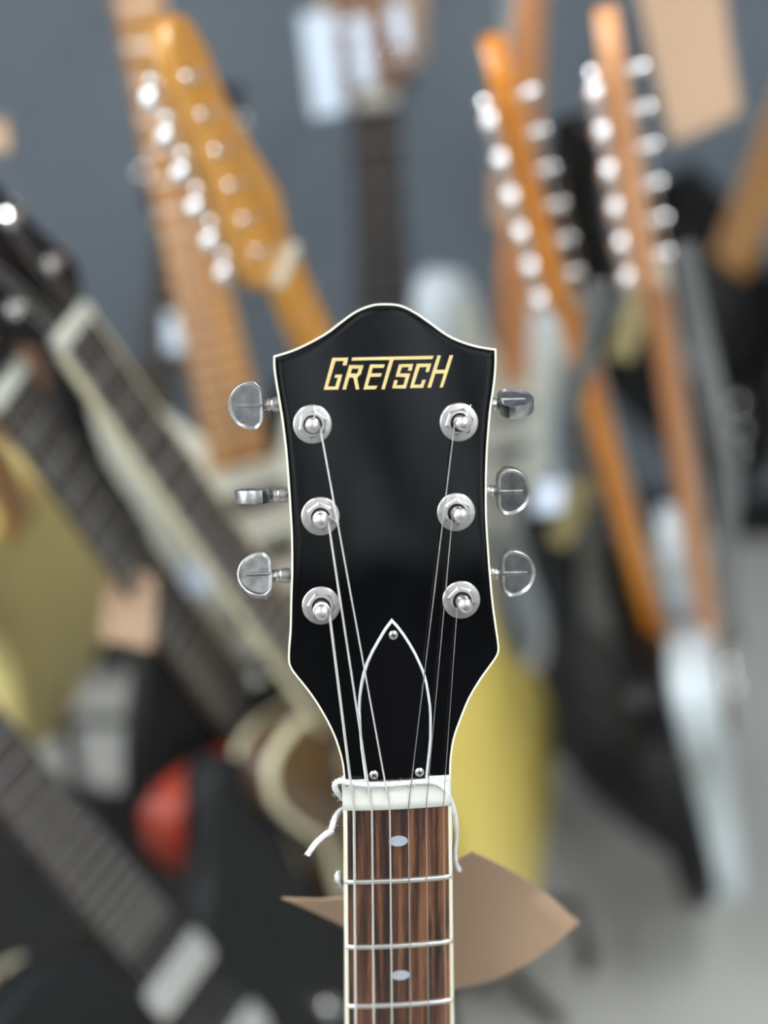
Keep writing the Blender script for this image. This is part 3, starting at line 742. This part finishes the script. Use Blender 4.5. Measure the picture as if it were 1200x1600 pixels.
def quad(px4, Z, **k):
    zs = Z if isinstance(Z, (list, tuple)) else [Z] * 4
    return [at(p[0], p[1], z) for p, z in zip(px4, zs)]
def cord(a, b, label):
    o = MB(1).tube([a, b], .0009, 6).build('cord', M['yarn']); return tag(o, label, 'string')
sheet('price_tag', quad([(985, -60), (1125, -60), (1158, 175), (1050, 225)], 1.3), 'large pinkish kraft tag behind the natural maple headstock, top right', M['kraft'], .008)
sheet('price_tag', quad([(770, 190), (800, 190), (795, 350), (765, 350)], 1.35), 'narrow kraft tag seen edge-on beside the orange headstock', M['kraft'], .008)
sheet('price_tag', quad([(165, 880), (245, 900), (238, 1015), (155, 1000)], 1.15), 'brown kraft tag in front of the pale yellow guitar', M['kraft'], .006)
sheet('price_tag', quad([(-60, 185), (12, 185), (15, 238), (-60, 230)], 1.15), 'small kraft tag at the left edge above the black headstock', M['kraft'], .004)
sheet('price_card', quad([(468, 22), (522, 18), (540, 172), (488, 184)], 1.5), 'pale blue-white card hanging left of the dark neck on the wall', M['paper'], .002, cat='card')
sheet('price_card', quad([(545, 25), (572, 25), (585, 135), (560, 140)], 1.48), 'narrow white card in front of the brown headstock on the wall', M['paper'], .002, cat='card')
sheet('price_card', quad([(606, 5), (628, 5), (640, 70), (618, 76)], 1.48), 'smallest white card right of the brown headstock on the wall', M['paper'], .002, cat='card')
sheet('kraft_sheet', quad([(492, -30), (668, -30), (662, 95), (520, 170)], 1.68), 'brown kraft sheet behind the two narrow white cards, top centre', M['kraft'], .006, cat='paper')
sheet('price_card', quad([(258, 490), (304, 490), (304, 548), (258, 548)], 1.52), 'white card on the shaded black guitar beside the amber neck', M['paper'], .002, cat='card')
sheet('price_card', quad([(272, 880), (328, 880), (328, 930), (272, 930)], 1.25), 'white card between the two dark fretboards on the left', M['paper'], .002, cat='card')
sheet('price_card', quad([(832, 752), (884, 748), (880, 800), (834, 804)], 1.3), 'white card right of the front headstock beside a tuner button', M['paper'], .002, cat='card')

def strap(name, pts, width, mat, label, face=(0, -1, .2)):
    P = [at(*p) for p in pts]; P = [Vector(p) for p in catmull([tuple(p) for p in P], 6, closed=False)]
    mb = MB(1); rg = []
    for i, p in enumerate(P):
        t = (P[min(i + 1, len(P) - 1)] - P[max(i - 1, 0)]).normalized(); s_ = t.cross(Vector(face)).normalized(); n_ = s_.cross(t)
        rg.append([p + s_ * width / 2 + n_ * .001, p - s_ * width / 2 + n_ * .001, p - s_ * width / 2 - n_ * .001, p + s_ * width / 2 - n_ * .001])
    mb.rings(rg); return tag(mb.build(name, mat, angle=50), label, 'strap')
strap('guitar_strap', [(1068, 385, 1.08), (1095, 520, 1.15), (1122, 650, 1.2), (1142, 760, 1.26), (1130, 900, 1.34), (1148, 1010, 1.4)], .019, M['webbing'], 'long grey strap hanging beside the natural maple neck')
strap('guitar_strap', [(936, 440, 1.03), (925, 500, 1.06), (915, 570, 1.1), (888, 650, 1.16)], .014, M['webbing'], 'short grey strap hanging left of the orange neck')
strap('guitar_strap', [(1022, 425, 1.3), (992, 490, 1.32), (968, 560, 1.34)], .026, M['khaki'], 'khaki strap slanting between the two maple necks')
strap('guitar_strap', [(912, 750, 1.4), (895, 800, 1.42), (872, 850, 1.44)], .022, M['khaki'], 'khaki strap end below the white card')
strap('guitar_strap', [(34, 530, 1.2), (60, 590, 1.22), (88, 655, 1.24)], .02, M['brown_wood'], 'brown leather strap between the two dark fretboards at left')
strap('guitar_strap', [(798, -20, 1.3), (790, 60, 1.3), (782, 130, 1.3), (790, 200, 1.3)], .013, M['webbing'], 'pale grey strap hanging at the top beside the orange headstock')

mt = MB(1).prism([(-1.7, .95), (-.20, .95), (-.21, 1.60), (-1.7, 1.66)], 0, .007, .003, 1).build('added_dark_mat', M['rubber']); tag(mt, 'black mat added to darken the floor under the guitars at left', 'mat')  # mat added only to darken the bright floor between the left guitars

# hangers for the guitars that hang
def hanger(m, label):
    n = m.translation; r = empty('wall_hanger', Matrix.Translation((n.x, Y1, n.z + .02))); tag(r, label, 'hanger', 'black steel wall hangers')
    L = Y1 - n.y
    MB(1).box(-.03, .03, -.012, 0, -.05, .05, bev=.004).build('plate', M['tube_black'], r)
    MB(1).tube([(0, -.005, 0), (0, -L + .07, 0)], .006, 8).build('arm', M['tube_black'], r)
    MB(1).tube([(-.034, -L - .02, .012), (-.036, -L + .02, -.004), (0, -L + .07, 0), (.036, -L + .02, -.004), (.034, -L - .02, .012)], .006, 8).build('fork', M['rubber'], r)
hanger(g3.matrix_basis, 'black hanger arm holding the bass behind the cards, top centre')
hanger(g2.matrix_basis, 'black hanger arm holding the long amber neck at upper left')
hanger(g4.matrix_basis, 'black hanger arm holding the pale white guitar')
hanger(g13.matrix_basis, 'black hanger arm holding the guitar at the right edge')
GROUP = {'strap': 'straps and bands hanging among the guitars', 'tag': 'kraft price tags', 'card': 'white price cards'}
for o in bpy.data.objects:
    if o.parent is None and o.get('category') in GROUP and not o.get('group'): o['group'] = GROUP[o['category']]
    if o.parent is None and o.get('category') == 'guitar' and o != gtr: o['group'] = 'guitars on display in the background'
